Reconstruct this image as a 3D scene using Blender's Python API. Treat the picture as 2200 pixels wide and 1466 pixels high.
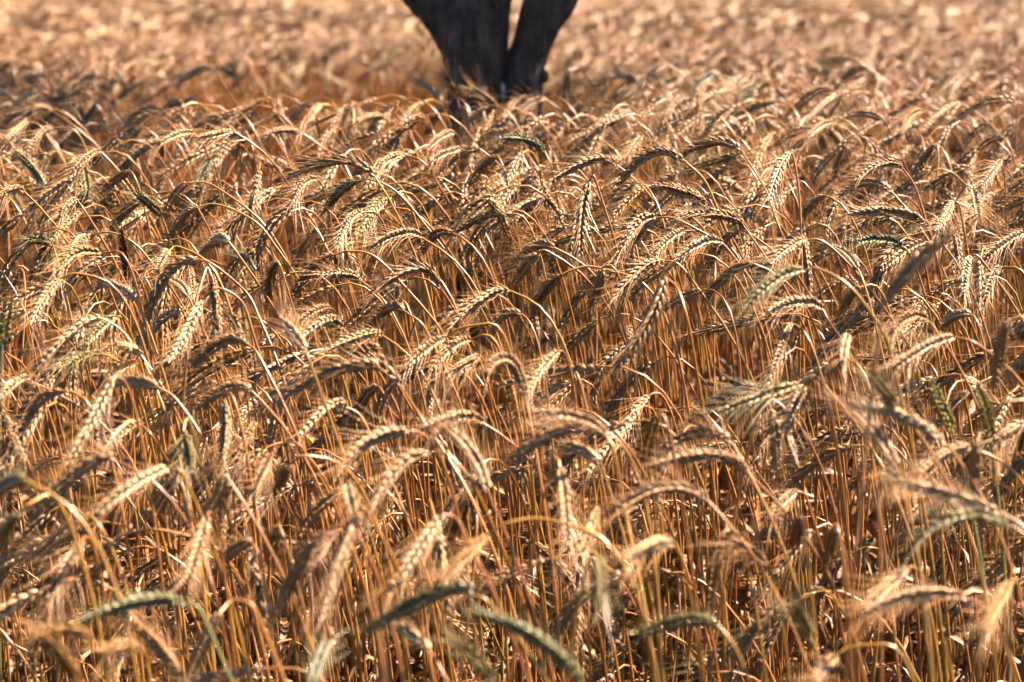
import bpy, math, random
import numpy as np

random.seed(7)
RNG = np.random.default_rng(11)
scene = bpy.context.scene
for o in list(bpy.data.objects):
    bpy.data.objects.remove(o, do_unlink=True)

# ------------------------------------------------------------------ camera
CAM_Z, FPX, PITCH = 1.45, 2200 * 100 / 36.0, math.atan(793 / (2200 * 100 / 36.0))
cam_data = bpy.data.cameras.new('camera')
cam = bpy.data.objects.new('camera', cam_data)
scene.collection.objects.link(cam)
cam.location = (0, 0, CAM_Z)
cam.rotation_euler = (math.pi / 2 - PITCH, 0, 0)
cam_data.lens, cam_data.sensor_width = 100, 36
cam_data.clip_start, cam_data.clip_end = 0.05, 2000
cam_data.dof.use_dof = True
cam_data.dof.focus_distance = 3.52
cam_data.dof.aperture_fstop = 6.2
cam_data.dof.aperture_blades = 8
scene.camera = cam

# ------------------------------------------------------------------ sky, sun, exposure
SUN_EL, SUN_AZ = math.radians(50), math.radians(68)      # azimuth clockwise from the view direction (+y)
world = bpy.data.worlds.new('World')
scene.world = world
world.use_nodes = True
wn = world.node_tree
sky = wn.nodes.new('ShaderNodeTexSky')
sky.sky_type = 'NISHITA'
sky.sun_disc = False
sky.sun_elevation = SUN_EL
sky.sun_rotation = SUN_AZ
sky.air_density, sky.dust_density = 0.5, 0.3
wn.links.new(sky.outputs[0], wn.nodes['Background'].inputs[0])
wn.nodes['Background'].inputs[1].default_value = 0.05
sun_data = bpy.data.lights.new('sun', 'SUN')
sun_data.energy, sun_data.angle, sun_data.color = 5.0, math.radians(0.53), (1.0, 0.85, 0.66)
sun = bpy.data.objects.new('sun', sun_data)
scene.collection.objects.link(sun)
sun.location = (6, 2, 8)
sun.rotation_euler = (math.pi / 2 - SUN_EL, 0, math.pi - SUN_AZ)
scene.view_settings.view_transform = 'Standard'
scene.view_settings.look = 'None'
scene.view_settings.gamma = 1.0
scene.view_settings.exposure = 2.95
cy = scene.cycles
cy.max_bounces, cy.diffuse_bounces, cy.glossy_bounces = 2, 0, 1
cy.transmission_bounces, cy.transparent_max_bounces = 3, 4
cy.caustics_reflective = cy.caustics_refractive = False
cy.use_denoising = True
cy.use_adaptive_sampling = True
cy.adaptive_threshold = 0.04
cy.sample_clamp_indirect = 4.0

# ------------------------------------------------------------------ materials
def straw(name, ramp, rough=0.5, trans=0.25, spec=0.4, nscale=60.0, tint=None):
    """dry or living plant tissue: colour from a ramp driven by the plant and by fine mottling, part of the light passes through"""
    m = bpy.data.materials.new(name)
    m.use_nodes = True
    nt = m.node_tree
    N, L = nt.nodes, nt.links
    b = N['Principled BSDF']
    out = N['Material Output']
    info = N.new('ShaderNodeObjectInfo')
    tc = N.new('ShaderNodeTexCoord')
    noi = N.new('ShaderNodeTexNoise')
    noi.inputs['Scale'].default_value = nscale
    noi.inputs['Detail'].default_value = 3
    L.new(tc.outputs['Object'], noi.inputs['Vector'])
    mul = N.new('ShaderNodeMath'); mul.operation = 'MULTIPLY_ADD'
    mul.inputs[1].default_value = 0.55
    L.new(info.outputs['Random'], mul.inputs[0])
    half = N.new('ShaderNodeMath'); half.operation = 'MULTIPLY_ADD'
    half.inputs[1].default_value = 0.9
    half.inputs[2].default_value = -0.22
    L.new(noi.outputs['Fac'], half.inputs[0])
    at_ = N.new('ShaderNodeAttribute'); at_.attribute_name = 'tone'
    ad = N.new('ShaderNodeMath'); ad.operation = 'ADD'
    L.new(half.outputs[0], ad.inputs[0]); L.new(at_.outputs['Fac'], ad.inputs[1])
    L.new(ad.outputs[0], mul.inputs[2])
    cr = N.new('ShaderNodeValToRGB')
    els = cr.color_ramp.elements
    els[0].position, els[0].color = ramp[0][0], (*ramp[0][1], 1)
    els[1].position, els[1].color = ramp[-1][0], (*ramp[-1][1], 1)
    for p, c in ramp[1:-1]:
        e = els.new(p); e.color = (*c, 1)
    L.new(mul.outputs[0], cr.inputs[0])
    L.new(cr.outputs[0], b.inputs['Base Color'])
    b.inputs['Roughness'].default_value = rough
    b.inputs['Specular IOR Level'].default_value = spec
    if trans > 0:
        tr = N.new('ShaderNodeBsdfTranslucent')
        warm = N.new('ShaderNodeMix'); warm.data_type = 'RGBA'; warm.blend_type = 'MULTIPLY'
        warm.inputs[0].default_value = 1.0
        L.new(cr.outputs[0], warm.inputs[6])
        warm.inputs[7].default_value = (*(tint or (1.0, 0.72, 0.40)), 1)
        L.new(warm.outputs[2], tr.inputs[0])
        mx = N.new('ShaderNodeMixShader')
        mx.inputs[0].default_value = trans
        L.new(b.outputs[0], mx.inputs[1]); L.new(tr.outputs[0], mx.inputs[2])
        L.new(mx.outputs[0], out.inputs[0])
    return m

MAT = {
 't': straw('ripe_ear', [(0.1, (0.149, 0.071, 0.025)), (0.5, (0.246, 0.129, 0.053)), (0.9, (0.321, 0.182, 0.083))], 0.42, 0.05),
 'c': straw('pale_ear', [(0.1, (0.243, 0.137, 0.060)), (0.5, (0.342, 0.212, 0.103)), (0.9, (0.412, 0.278, 0.147))], 0.40, 0.06),
 'g': straw('green_ear', [(0.1, (0.029, 0.030, 0.008)), (0.5, (0.060, 0.061, 0.017)), (0.9, (0.126, 0.113, 0.038))], 0.36, 0.10, tint=(0.8, 1.0, 0.4)),
 'o': straw('half_green_ear', [(0.1, (0.090, 0.067, 0.014)), (0.5, (0.165, 0.119, 0.033)), (0.9, (0.255, 0.177, 0.062))], 0.42, 0.16),
 'b': straw('brown_ear', [(0.1, (0.062, 0.023, 0.010)), (0.5, (0.123, 0.048, 0.018)), (0.9, (0.194, 0.085, 0.034))], 0.55, 0.12),
 'y': straw('golden_ear', [(0.1, (0.204, 0.090, 0.019)), (0.5, (0.294, 0.142, 0.037)), (0.9, (0.360, 0.194, 0.062))], 0.45, 0.22),
 'w': straw('green_wheat_ear', [(0.1, (0.045, 0.060, 0.012)), (0.5, (0.13, 0.135, 0.025)), (0.9, (0.30, 0.25, 0.05))], 0.5, 0.2),
}
AWN = {
 't': straw('ripe_awn', [(0.1, (0.251, 0.112, 0.037)), (0.9, (0.404, 0.211, 0.081))], 0.32, 0.10),
 'g': straw('green_awn', [(0.1, (0.180, 0.140, 0.057)), (0.9, (0.288, 0.221, 0.102))], 0.35, 0.3),
 'b': straw('brown_awn', [(0.1, (0.20, 0.09, 0.03)), (0.9, (0.34, 0.17, 0.07))], 0.4, 0.3),
}
STEM = {
 's': straw('straw_stem', [(0.1, (0.121, 0.032, 0.005)), (0.45, (0.252, 0.084, 0.013)), (0.9, (0.348, 0.142, 0.030))], 0.33, 0.0, 0.6, 24),
 'y': straw('yellow_stem', [(0.1, (0.213, 0.089, 0.008)), (0.9, (0.319, 0.153, 0.022))], 0.33, 0.0, 0.6, 24),
 'g': straw('green_stem', [(0.1, (0.10, 0.10, 0.026)), (0.9, (0.22, 0.20, 0.065))], 0.36, 0.10, 0.5, 14),
}
LEAFM = straw('dry_leaf', [(0.1, (0.072, 0.023, 0.006)), (0.5, (0.166, 0.064, 0.018)), (0.9, (0.323, 0.174, 0.074))], 0.5, 0.06, 0.3, 25)

def soil_material():
    m = bpy.data.materials.new('dry_soil')
    m.use_nodes = True
    N, L = m.node_tree.nodes, m.node_tree.links
    b = N['Principled BSDF']
    tc = N.new('ShaderNodeTexCoord')
    a = N.new('ShaderNodeTexNoise'); a.inputs['Scale'].default_value = 9; a.inputs['Detail'].default_value = 8
    L.new(tc.outputs['Object'], a.inputs['Vector'])
    cr = N.new('ShaderNodeValToRGB')
    cr.color_ramp.elements[0].position, cr.color_ramp.elements[0].color = 0.3, (0.055, 0.030, 0.016, 1)
    cr.color_ramp.elements[1].position, cr.color_ramp.elements[1].color = 0.75, (0.17, 0.105, 0.058, 1)
    L.new(a.outputs['Fac'], cr.inputs[0]); L.new(cr.outputs[0], b.inputs['Base Color'])
    b.inputs['Roughness'].default_value = 0.95
    bp = N.new('ShaderNodeBump'); bp.inputs['Strength'].default_value = 0.7; bp.inputs['Distance'].default_value = 0.03
    L.new(a.outputs['Fac'], bp.inputs['Height']); L.new(bp.outputs[0], b.inputs['Normal'])
    return m

def bark_material():
    m = bpy.data.materials.new('olive_bark')
    m.use_nodes = True
    N, L = m.node_tree.nodes, m.node_tree.links
    b = N['Principled BSDF']
    tc = N.new('ShaderNodeTexCoord')
    mp = N.new('ShaderNodeMapping'); mp.inputs['Scale'].default_value = (1, 1, 0.35)
    L.new(tc.outputs['Object'], mp.inputs[0])
    a = N.new('ShaderNodeTexNoise'); a.inputs['Scale'].default_value = 38; a.inputs['Detail'].default_value = 8; a.inputs['Roughness'].default_value = 0.7
    L.new(mp.outputs[0], a.inputs['Vector'])
    v = N.new('ShaderNodeTexVoronoi'); v.inputs['Scale'].default_value = 45
    L.new(mp.outputs[0], v.inputs['Vector'])
    cr = N.new('ShaderNodeValToRGB')
    cr.color_ramp.elements[0].position, cr.color_ramp.elements[0].color = 0.32, (0.010, 0.006, 0.004, 1)
    cr.color_ramp.elements[1].position, cr.color_ramp.elements[1].color = 0.74, (0.17, 0.105, 0.070, 1)
    L.new(a.outputs['Fac'], cr.inputs[0])
    li = N.new('ShaderNodeTexNoise'); li.inputs['Scale'].default_value = 85; li.inputs['Detail'].default_value = 4
    L.new(tc.outputs['Object'], li.inputs['Vector'])
    lr = N.new('ShaderNodeValToRGB'); lr.color_ramp.elements[0].position = 0.66; lr.color_ramp.elements[1].position = 0.74
    L.new(li.outputs['Fac'], lr.inputs[0])
    mx = N.new('ShaderNodeMix'); mx.data_type = 'RGBA'
    L.new(lr.outputs[0], mx.inputs[0]); L.new(cr.outputs[0], mx.inputs[6])
    mx.inputs[7].default_value = (0.10, 0.042, 0.010, 1)          # rust lichen
    L.new(mx.outputs[2], b.inputs['Base Color'])
    b.inputs['Roughness'].default_value = 0.9
    b.inputs['Specular IOR Level'].default_value = 0.2
    bp = N.new('ShaderNodeBump'); bp.inputs['Strength'].default_value = 1.0; bp.inputs['Distance'].default_value = 0.02
    ad = N.new('ShaderNodeMath'); ad.operation = 'ADD'
    L.new(a.outputs['Fac'], ad.inputs[0]); L.new(v.outputs['Distance'], ad.inputs[1])
    L.new(ad.outputs[0], bp.inputs['Height']); L.new(bp.outputs[0], b.inputs['Normal'])
    return m

SOIL, BARK = soil_material(), bark_material()
OLIVE = straw('olive_leaf', [(0.1, (0.030, 0.045, 0.018)), (0.9, (0.085, 0.105, 0.055))], 0.4, 0.2, tint=(0.8, 1, 0.4))
HEDGE = straw('hedge_leaf', [(0.1, (0.016, 0.020, 0.010)), (0.9, (0.05, 0.055, 0.028))], 0.5, 0.15, tint=(0.8, 1, 0.4))
PALE_BARK = straw('pale_scar', [(0.1, (0.10, 0.09, 0.085)), (0.9, (0.30, 0.285, 0.27))], 0.8, 0, 0.2, 80)

# ------------------------------------------------------------------ geometry helpers
class MB:
    def __init__(self): self.v, self.f, self.n, self.t = [], [], 0, []
    def add(self, V, F, tone=None):
        self.t.append(np.zeros(len(V)) if tone is None else tone)
        self.v.append(np.asarray(V, float)); self.f.append(np.asarray(F, np.int64) + self.n); self.n += len(V)
    def mesh(self, name, mat, smooth=True, origin=None):
        V = np.concatenate(self.v)
        if origin is not None: V = V - np.asarray(origin)
        me = bpy.data.meshes.new(name)
        tot = np.concatenate([np.full(len(f), f.shape[1]) for f in self.f])
        loops = np.concatenate([f.ravel() for f in self.f])
        me.vertices.add(len(V)); me.vertices.foreach_set('co', V.astype(np.float32).ravel())
        me.loops.add(len(loops)); me.loops.foreach_set('vertex_index', loops.astype(np.int32))
        me.polygons.add(len(tot))
        st = np.concatenate([[0], np.cumsum(tot)[:-1]])
        me.polygons.foreach_set('loop_start', st.astype(np.int32))
        me.polygons.foreach_set('loop_total', tot.astype(np.int32))
        if smooth: me.polygons.foreach_set('use_smooth', np.ones(len(tot), bool))
        me.update(calc_edges=True)
        tone = np.concatenate(self.t)
        if tone.any():
            me.attributes.new('tone', 'FLOAT', 'POINT').data.foreach_set('value', tone.astype(np.float32))
        me.materials.append(mat)
        return me

def unit(v):
    v = np.asarray(v, float)
    return v / max(np.linalg.norm(v), 1e-9)

def frames(P, hint=(0, -1, 0)):
    """tangent, lateral and facing axes along a polyline"""
    T = np.gradient(P, axis=0)
    T /= np.maximum(np.linalg.norm(T, axis=1, keepdims=True), 1e-9)
    v = np.asarray(hint, float)
    U, W = [], []
    for t in T:
        v = v - t * np.dot(v, t)
        if np.linalg.norm(v) < 1e-3: v = np.cross(t, (1, 0.1, 0.2))
        v = unit(v)
        U.append(np.cross(t, v)); W.append(v.copy())
    return T, np.array(U), np.array(W)

def tube(mb, P, R, sides=5, noise=None, cap=False):
    P = np.asarray(P, float); n = len(P)
    R = np.broadcast_to(np.asarray(R, float), (n,))
    T, U, W = frames(P, (0.3, -1, 0.2))
    a = np.arange(sides) * 2 * math.pi / sides
    ring = np.cos(a)[None, :, None] * U[:, None, :] + np.sin(a)[None, :, None] * W[:, None, :]
    rr = R[:, None, None]
    if noise is not None: rr = rr * noise[:, :, None]
    V = (P[:, None, :] + ring * rr).reshape(-1, 3)
    i = np.arange(n - 1)[:, None] * sides; j = np.arange(sides)[None, :]; k = (j + 1) % sides
    F = np.stack([i + j, i + k, i + k + sides, i + j + sides], -1).reshape(-1, 4)
    mb.add(V, F)
    if cap:
        c = len(V)
        mb.add(np.vstack([V[-sides:], P[-1]]), np.array([[q, (q + 1) % sides, sides] for q in range(sides)]))

def catmull(P, per=6):
    P = np.asarray(P, float)
    Q = np.vstack([2 * P[0] - P[1], P, 2 * P[-1] - P[-2]])
    out = []
    for i in range(1, len(Q) - 2):
        p0, p1, p2, p3 = Q[i - 1:i + 3]
        for k in range(per):
            t = k / per
            out.append(0.5 * (2 * p1 + (p2 - p0) * t + (2 * p0 - 5 * p1 + 4 * p2 - p3) * t * t + (3 * p1 - p0 - 3 * p2 + p3) * t ** 3))
    out.append(P[-1])
    return np.array(out)

def bez3(a, b, c, d, n):
    t = np.linspace(0, 1, n)[:, None]
    return (1 - t) ** 3 * a + 3 * (1 - t) ** 2 * t * b + 3 * (1 - t) * t * t * c + t ** 3 * d

def resample(P, n):
    s = np.concatenate([[0], np.cumsum(np.linalg.norm(np.diff(P, axis=0), axis=1))])
    q = np.linspace(0, s[-1], n)
    return np.stack([np.interp(q, s, P[:, k]) for k in range(3)], 1), s[-1]

# one floret: a keeled, pointed husk along +z, unit length
def floret_unit(sides=6):
    prof = [(0.0, 0.0, 0.0), (0.14, 0.30, 0.02), (0.40, 0.50, 0.05), (0.72, 0.34, 0.03), (1.0, 0.0, -0.05)]
    V, F = [], []
    for (z, r, off) in prof:
        if r == 0: V.append((0, off, z))
        else:
            for k in range(sides):
                a = 2 * math.pi * k / sides
                w = 1.0 + (0.28 if k == 0 else 0.0)                # the keel of the husk
                V.append((math.sin(a) * r * 0.92, math.cos(a) * r * w * 0.95 + off, z))
    tri = [(0, 1 + k, 1 + (k + 1) % sides) for k in range(sides)]
    quad = []
    for q in range(2):
        b = 1 + q * sides
        quad += [(b + k, b + sides + k, b + sides + (k + 1) % sides, b + (k + 1) % sides) for k in range(sides)]
    top = 1 + 3 * sides; b = 1 + 2 * sides
    tri += [(b + k, top, b + (k + 1) % sides) for k in range(sides)]
    return np.array(V), np.array(tri), np.array(quad)
FV, FT, FQ = floret_unit()
FV_LO, FT_LO, FQ_LO = floret_unit(4)

def spikelet_plan(E, kind, rng, spacing=0.0046, roll=0.0, fat=1.0):
    """where every floret of an ear sits: list of (node, base, direction, outward, length, width)"""
    L = np.linalg.norm(np.diff(E, axis=0), axis=1).sum()
    n = max(10, int(L / (spacing * (1.35 if kind == 'w' else 1.0))))
    P, _ = resample(E, n + 3)
    T, U, W = frames(P)
    c, s_ = math.cos(roll), math.sin(roll)
    U2 = U * c + W * s_; W2 = W * c - U * s_
    plan = []
    for i in range(n + 1):
        t = i / n
        sz = min(1.0, 0.66 + 1.9 * t) * (1.0 if t < 0.55 else 1.0 - 0.52 * ((t - 0.55) / 0.45) ** 1.3)
        s = 1 if i % 2 else -1
        for w, al, f in ((-1, 0.29, 1.0), (1, 0.29, 1.0), (0, 0.42, 0.74)):
            al2 = al * (1.25 if kind == 'w' else 0.95) + rng.normal(0, 0.05)
            out = unit(s * U2[i] * (0.85 if w else 1.0) + W2[i] * (0.62 * w) + rng.normal(0, 0.05, 3))
            d = unit(T[i] * math.cos(al2) + out * math.sin(al2))
            base = P[i] + out * 0.0012 * fat
            ln = 0.0150 * sz * f * rng.uniform(0.92, 1.08) * (0.86 if kind == 'w' else 1.0)
            plan.append((i, base, d, out, ln, ln * 0.275 * fat * rng.uniform(0.92, 1.1), w, T[i], t))
    return plan, P

def floret_matrix(d, out, ln, wd):
    z = unit(d); y = unit(out - z * np.dot(out, z)); x = np.cross(y, z)
    return np.stack([x * wd, y * wd * 0.95, z * ln], 1)

def add_florets(mb, plan, lo=False):
    V0, T0, Q0 = (FV_LO, FT_LO, FQ_LO) if lo else (FV, FT, FQ)
    M = np.stack([floret_matrix(p[2], p[3], p[4], p[5]) for p in plan])
    B = np.stack([p[1] for p in plan])
    V = np.einsum('nij,kj->nki', M, V0) + B[:, None, :]
    k = len(V0); off = (np.arange(len(plan)) * k)[:, None, None]
    rg = np.random.default_rng(len(plan) * 7 + int(abs(B[0, 0]) * 1e5) % 1000)
    sides = 4 if lo else 6
    keel = np.zeros(k); keel[[1, 1 + sides, 1 + 2 * sides]] = 0.20; keel[-1] = 0.35     # pale keel and tip of each husk
    keel[[2, 2 + sides, 2 + 2 * sides]] = -0.10
    tone = rg.normal(0, 0.14, len(plan))[:, None] + keel[None, :]
    mb.add(V.reshape(-1, 3), (T0[None] + off).reshape(-1, 3), tone.ravel())
    mb.v.append(np.zeros((0, 3))); mb.t.append(np.zeros(0))
    mb.f.append((Q0[None] + off).reshape(-1, 4) + (mb.n - len(plan) * k))

def add_awns(mb, plan, rng, length=0.042, keep=1.0, thick=0.00026, spread=1.35):
    for (i, b, d, out, ln, wd, w, t, u) in plan:
        if w == 0 or rng.random() > keep: continue
        s = b + d * ln * 0.9
        L = length * rng.uniform(0.6, 1.25) * (1.0 - 0.25 * u)
        dirn = unit(d * 0.8 + t * 0.55 + out * 0.12 * spread + rng.normal(0, 0.07 * spread, 3))
        bend = out * rng.normal(0.10, 0.07) * spread + rng.normal(0, 0.03, 3)
        q = np.array([0, 0.4, 1.0])[:, None]
        P = s + dirn * L * q + bend * L * q * q
        tube(mb, P, thick * np.array([1.9, 1.0, 0.35]), 3)

def leaf_strip(mb, start, dirn, length, width, droop, twist, rng, n=9):
    """a dry ribbon leaf, curling as it falls"""
    p = np.array(start, float); d = unit(dirn); side = unit(np.cross(d, (0.1, 0.2, 1)))
    V, F = [], []
    for k in range(n):
        t = k / (n - 1)
        w = width * (0.55 + 0.9 * t if t < 0.4 else 0.91 * (1 - (t - 0.4) / 0.6) ** 0.8 + 0.02)
        a = twist * t
        up = unit(np.cross(side, d))
        s2 = side * math.cos(a) + up * math.sin(a)
        dip = up * w * 0.35 * math.cos(a) - side * w * 0.35 * math.sin(a)
        V += [p - s2 * w * 0.5 + dip * 0.4, p - dip * 0.3, p + s2 * w * 0.5 + dip * 0.4]
        p = p + d * length / n
        d = unit(d + np.array([0, 0, -droop / n]) + rng.normal(0, 0.06, 3))
        side = unit(side - d * np.dot(side, d))
    for k in range(n - 1):
        F += [(3 * k, 3 * k + 1, 3 * k + 4, 3 * k + 3), (3 * k + 1, 3 * k + 2, 3 * k + 5, 3 * k + 4)]
    mb.add(V, F)

def link(name, data, parent=None, coll=None):
    o = bpy.data.objects.new(name, data)
    (coll or scene.collection).objects.link(o)
    if parent is not None: o.parent = parent
    return o

def tag(o, label=None, cat=None, group=None, kind=None):
    if label: o['label'] = label
    if cat: o['category'] = cat
    if group: o['group'] = group
    if kind: o['kind'] = kind
    return o

# ------------------------------------------------------------------ from a point of the photograph to a place in the field
CP, SP = math.cos(PITCH), math.sin(PITCH)
def at(X, Y, d):
    cx, cyy = (X - 1100) / FPX, (733 - Y) / FPX
    return np.array([d * cx, d * (CP + cyy * SP), CAM_Z + d * (cyy * CP - SP)])

def view(p):
    v = np.array(p) - (0, 0, CAM_Z); dep = v[1] * CP - v[2] * SP
    return 1100 + FPX * v[0] / dep, 733 - FPX * (v[1] * SP + v[2] * CP) / dep, dep

def depth_of(y):
    return float(np.interp(y, [100, 150, 230, 300, 400, 600, 820, 1000, 1300, 1466],
                              [6.2, 5.5, 4.75, 4.15, 3.68, 3.40, 3.08, 2.82, 2.52, 2.45]))

def canopy(y):
    return np.interp(y, [0.8, 2.3, 2.6, 3.0, 3.4, 3.8, 4.3, 4.7, 9, 60], [0.80, 0.76, 0.84, 0.98, 1.09, 1.165, 1.21, 1.236, 1.232, 1.225])

# ------------------------------------------------------------------ the ground
def make_ground():
    n = 60
    xs = np.concatenate([np.linspace(-600, -12, 14), np.linspace(-10, 10, 41), np.linspace(12, 600, 14)])
    ys = np.concatenate([np.linspace(-300, -6, 8), np.linspace(-4, 30, 69), np.linspace(34, 900, 16)])
    X, Y = np.meshgrid(xs, ys)
    Z = 0.012 * np.sin(X * 3.1 + Y * 1.7) + 0.01 * np.sin(Y * 5.3 - X * 2.2)
    Z[(np.abs(X) > 11) | (Y > 31) | (Y < -5)] = 0
    V = np.stack([X, Y, Z], -1).reshape(-1, 3)
    w = len(xs)
    i = np.arange(len(ys) - 1)[:, None] * w + np.arange(w - 1)[None, :]
    F = np.stack([i, i + 1, i + w + 1, i + w], -1).reshape(-1, 4)
    mb = MB(); mb.add(V, F)
    tag(link('ground', mb.mesh('ground', SOIL)), kind='structure', label='dry brown soil under the rye')
make_ground()

# ------------------------------------------------------------------ the olive tree
TREE = np.array([-0.03, 5.2, 0.0])
def make_tree():
    rng = np.random.default_rng(5)
    root = link('olive_tree', None)
    root.location = TREE
    tag(root, 'dark forked olive tree trunk rising behind the front rye, crown above the frame', 'tree')
    def px(X, Y, dy=0.0): return at(X, Y, 5.2 * CP + 0.0) + np.array([0, dy, 0])
    def gnarl(n, sides, amp, seed):
        r = np.random.default_rng(seed)
        a = np.arange(sides) * 2 * math.pi / sides
        f = np.ones((n, sides))
        for k, am in ((2, 0.5), (3, 0.6), (5, 0.5), (8, 0.45), (13, 0.35), (19, 0.25)):
            ph = r.uniform(0, 6.28) + np.cumsum(r.normal(0, 0.10, n))
            f += amp * am * np.cos(k * a[None, :] + ph[:, None])
        return f * (1 + amp * 0.35 * r.normal(0, 1, (n, sides)) * 0.5)
    S = 5.2 / FPX
    mb = MB()
    # foot and bole up to the fork
    P = np.array([TREE + (0.0, 0, -0.05), TREE + (0.0, 0, 0.10), TREE + (0.01, 0, 0.5), px(1058, 330, .02), px(1060, 250, .03), px(1070, 212, .03), px(1080, 185, .03)])
    R = np.array([0.20, 0.155, 0.105, 0.080, 0.072, 0.068, 0.03])
    C = catmull(P, 16); rr = np.interp(np.linspace(0, 1, len(C)), np.linspace(0, 1, len(R)), R)
    tube(mb, C, rr, 56, gnarl(len(C), 56, 0.055, 1))
    # the stout left stem
    P = np.array([px(1026, 300), px(1023, 205), px(1021, 150), px(1016, 95), px(1020, 45), px(1034, 0), px(1046, -70), px(1040, -220), px(1000, -480), px(960, -800)])
    R = np.array([66, 66, 68, 72, 74, 62, 55, 50, 42, 30]) * S
    C = catmull(P, 16); rr = np.interp(np.linspace(0, 1, len(C)), np.linspace(0, 1, len(R)), R)
    tube(mb, C, rr, 56, gnarl(len(C), 56, 0.05, 2))
    # the leaning right stem
    P = np.array([px(1118, 300, .01), px(1122, 200, .0), px(1127, 150), px(1145, 95), px(1162, 48), px(1185, 0), px(1225, -80), px(1300, -260), px(1420, -520), px(1560, -820)])
    R = np.array([44, 43, 42, 40, 45, 52, 50, 44, 36, 26]) * S
    C = catmull(P, 16); rr = np.interp(np.linspace(0, 1, len(C)), np.linspace(0, 1, len(R)), R)
    tube(mb, C, rr, 56, gnarl(len(C), 56, 0.055, 3))
    # knob low on the right stem
    P = np.array([px(1140, 150), px(1156, 160), px(1168, 172), px(1172, 178)])
    tube(mb, P, np.array([22, 21, 15, 6]) * S, 14, cap=True)
    link('trunk', mb.mesh('trunk', BARK, origin=TREE), root)
    # pale bare-wood scars at the fork
    for (X, Y, w, h) in ((1081, 196, 5, 16), (1040, 190, 8, 6)):
        m2 = MB(); c = px(X, Y, -0.083)
        k = 12; a = np.arange(k) * 2 * math.pi / k
        jag = 1 + 0.25 * rng.normal(0, 1, k)
        V = [c + np.array([math.cos(q) * w * S * j, -0.004, math.sin(q) * h * S * j]) for q, j in zip(a, jag)] + [c + np.array([0, -0.009, 0])]
        V += [c + np.array([math.cos(q) * w * S * 1.15 * j, 0.03, math.sin(q) * h * S * 1.1 * j]) for q, j in zip(a, jag)]
        m2.add(V, [(i, (i + 1) % k, k) for i in range(k)])
        m2.add(V, [(i, k + 1 + i, k + 1 + (i + 1) % k, (i + 1) % k) for i in range(k)])
        s = link('bark_scar', m2.mesh('bark_scar', PALE_BARK, origin=TREE), root)
    # limbs
    limbs = [([px(1000, 95), px(965, 45), px(916, 2), px(852, -58), px(700, -170), px(480, -420), px(300, -760)], np.array([58, 52, 40, 36, 34, 28, 18]) * S)]
    for (b, e, r0) in ((px(1040, -220), TREE + (-0.45, 0.55, 3.0), 0.035), (px(1000, -480), TREE + (0.15, 0.9, 3.3), 0.03), (px(1300, -260), TREE + (1.05, 0.4, 2.5), 0.034),
                       (px(1420, -520), TREE + (0.7, 1.1, 3.0), 0.028), (px(1560, -820), TREE + (0.9, 0.2, 3.1), 0.022), (px(960, -800), TREE + (-0.3, 0.2, 3.5), 0.024), (px(480, -420), TREE + (-0.9, 0.8, 2.6), 0.022)):
        mid = (b + e) / 2 + rng.normal(0, 0.08, 3) + np.array([0, 0, 0.08])
        limbs.append(([b, mid, e], np.array([r0, r0 * 0.7, r0 * 0.3])))
    for P, R in limbs:
        C = catmull(np.array(P), 6); rr = np.interp(np.linspace(0, 1, len(C)), np.linspace(0, 1, len(R)), R)
        m3 = MB(); tube(m3, C, rr, 18, gnarl(len(C), 18, 0.045, int(rng.integers(1e6))), cap=True)
        link('limb', m3.mesh('limb', BARK, origin=TREE), root)
    # crown: thousands of narrow leaves on drooping twigs
    mb = MB()
    cl = []
    while len(cl) < 46:
        q = rng.normal(0, 1, 3); q = q / np.linalg.norm(q) * rng.uniform(0.45, 1.0)
        c = TREE + np.array([0.12, 0.95, 2.78]) + q * np.array([1.05, 1.0, 0.80])
        if c[2] > 2.0: cl.append(c)
    for z in (2.0, 2.1, 2.2, 2.3, 2.45, 2.6, 2.75):  # extra leaf clusters towards the sun, placed to shade the trunk
        cl.append(TREE + np.array([(z - 1.3) * 0.78, (z - 1.3) * 0.32 + rng.normal(0, .05), z]))
    V, F = [], []
    for c in cl:
        for _ in range(20):
            tip = c + rng.normal(0, 0.15, 3); d = unit(rng.normal(0, 1, 3) + (0, 0, -0.35))
            for k in range(17):
                b = tip + d * 0.016 * k
                ld = unit(d * 0.7 + rng.normal(0, 0.6, 3)); sd = unit(np.cross(ld, rng.normal(0, 1, 3)))
                L, w = rng.uniform(0.04, 0.065), rng.uniform(0.006, 0.009)
                n = len(V)
                V += [b, b + ld * L * 0.5 + sd * w, b + ld * L, b + ld * L * 0.5 - sd * w]
                F.append((n, n + 1, n + 2, n + 3))
    mb.add(V, F)
    link('crown', mb.mesh('crown', OLIVE, smooth=False, origin=TREE), root)
make_tree()

# ------------------------------------------------------------------ a dark hedge beyond the far end of the field
def make_hedge():
    rng = np.random.default_rng(9)
    mb = MB(); V, F = [], []
    for k in range(9000):
        x = rng.uniform(1.5, 22); y = 31 - 0.35 * x + rng.normal(0, 0.5)
        top = 1.9 + 0.35 * math.sin(x * 1.9) + 0.2 * math.sin(x * 4.7)
        z = top * rng.random() ** 0.6
        c = np.array([x, y, z]); a = unit(rng.normal(0, 1, 3)); b = unit(np.cross(a, rng.normal(0, 1, 3))); s = rng.uniform(0.05, 0.12)
        n = len(V); V += [c - a * s, c + b * s * 0.6, c + a * s, c - b * s * 0.6]; F.append((n, n + 1, n + 2, n + 3))
    mb.add(V, F)
    tag(link('hedge', mb.mesh('hedge', HEDGE, False)), 'low dark hedge along the far end of the rye field', 'hedge')
make_hedge()

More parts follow.
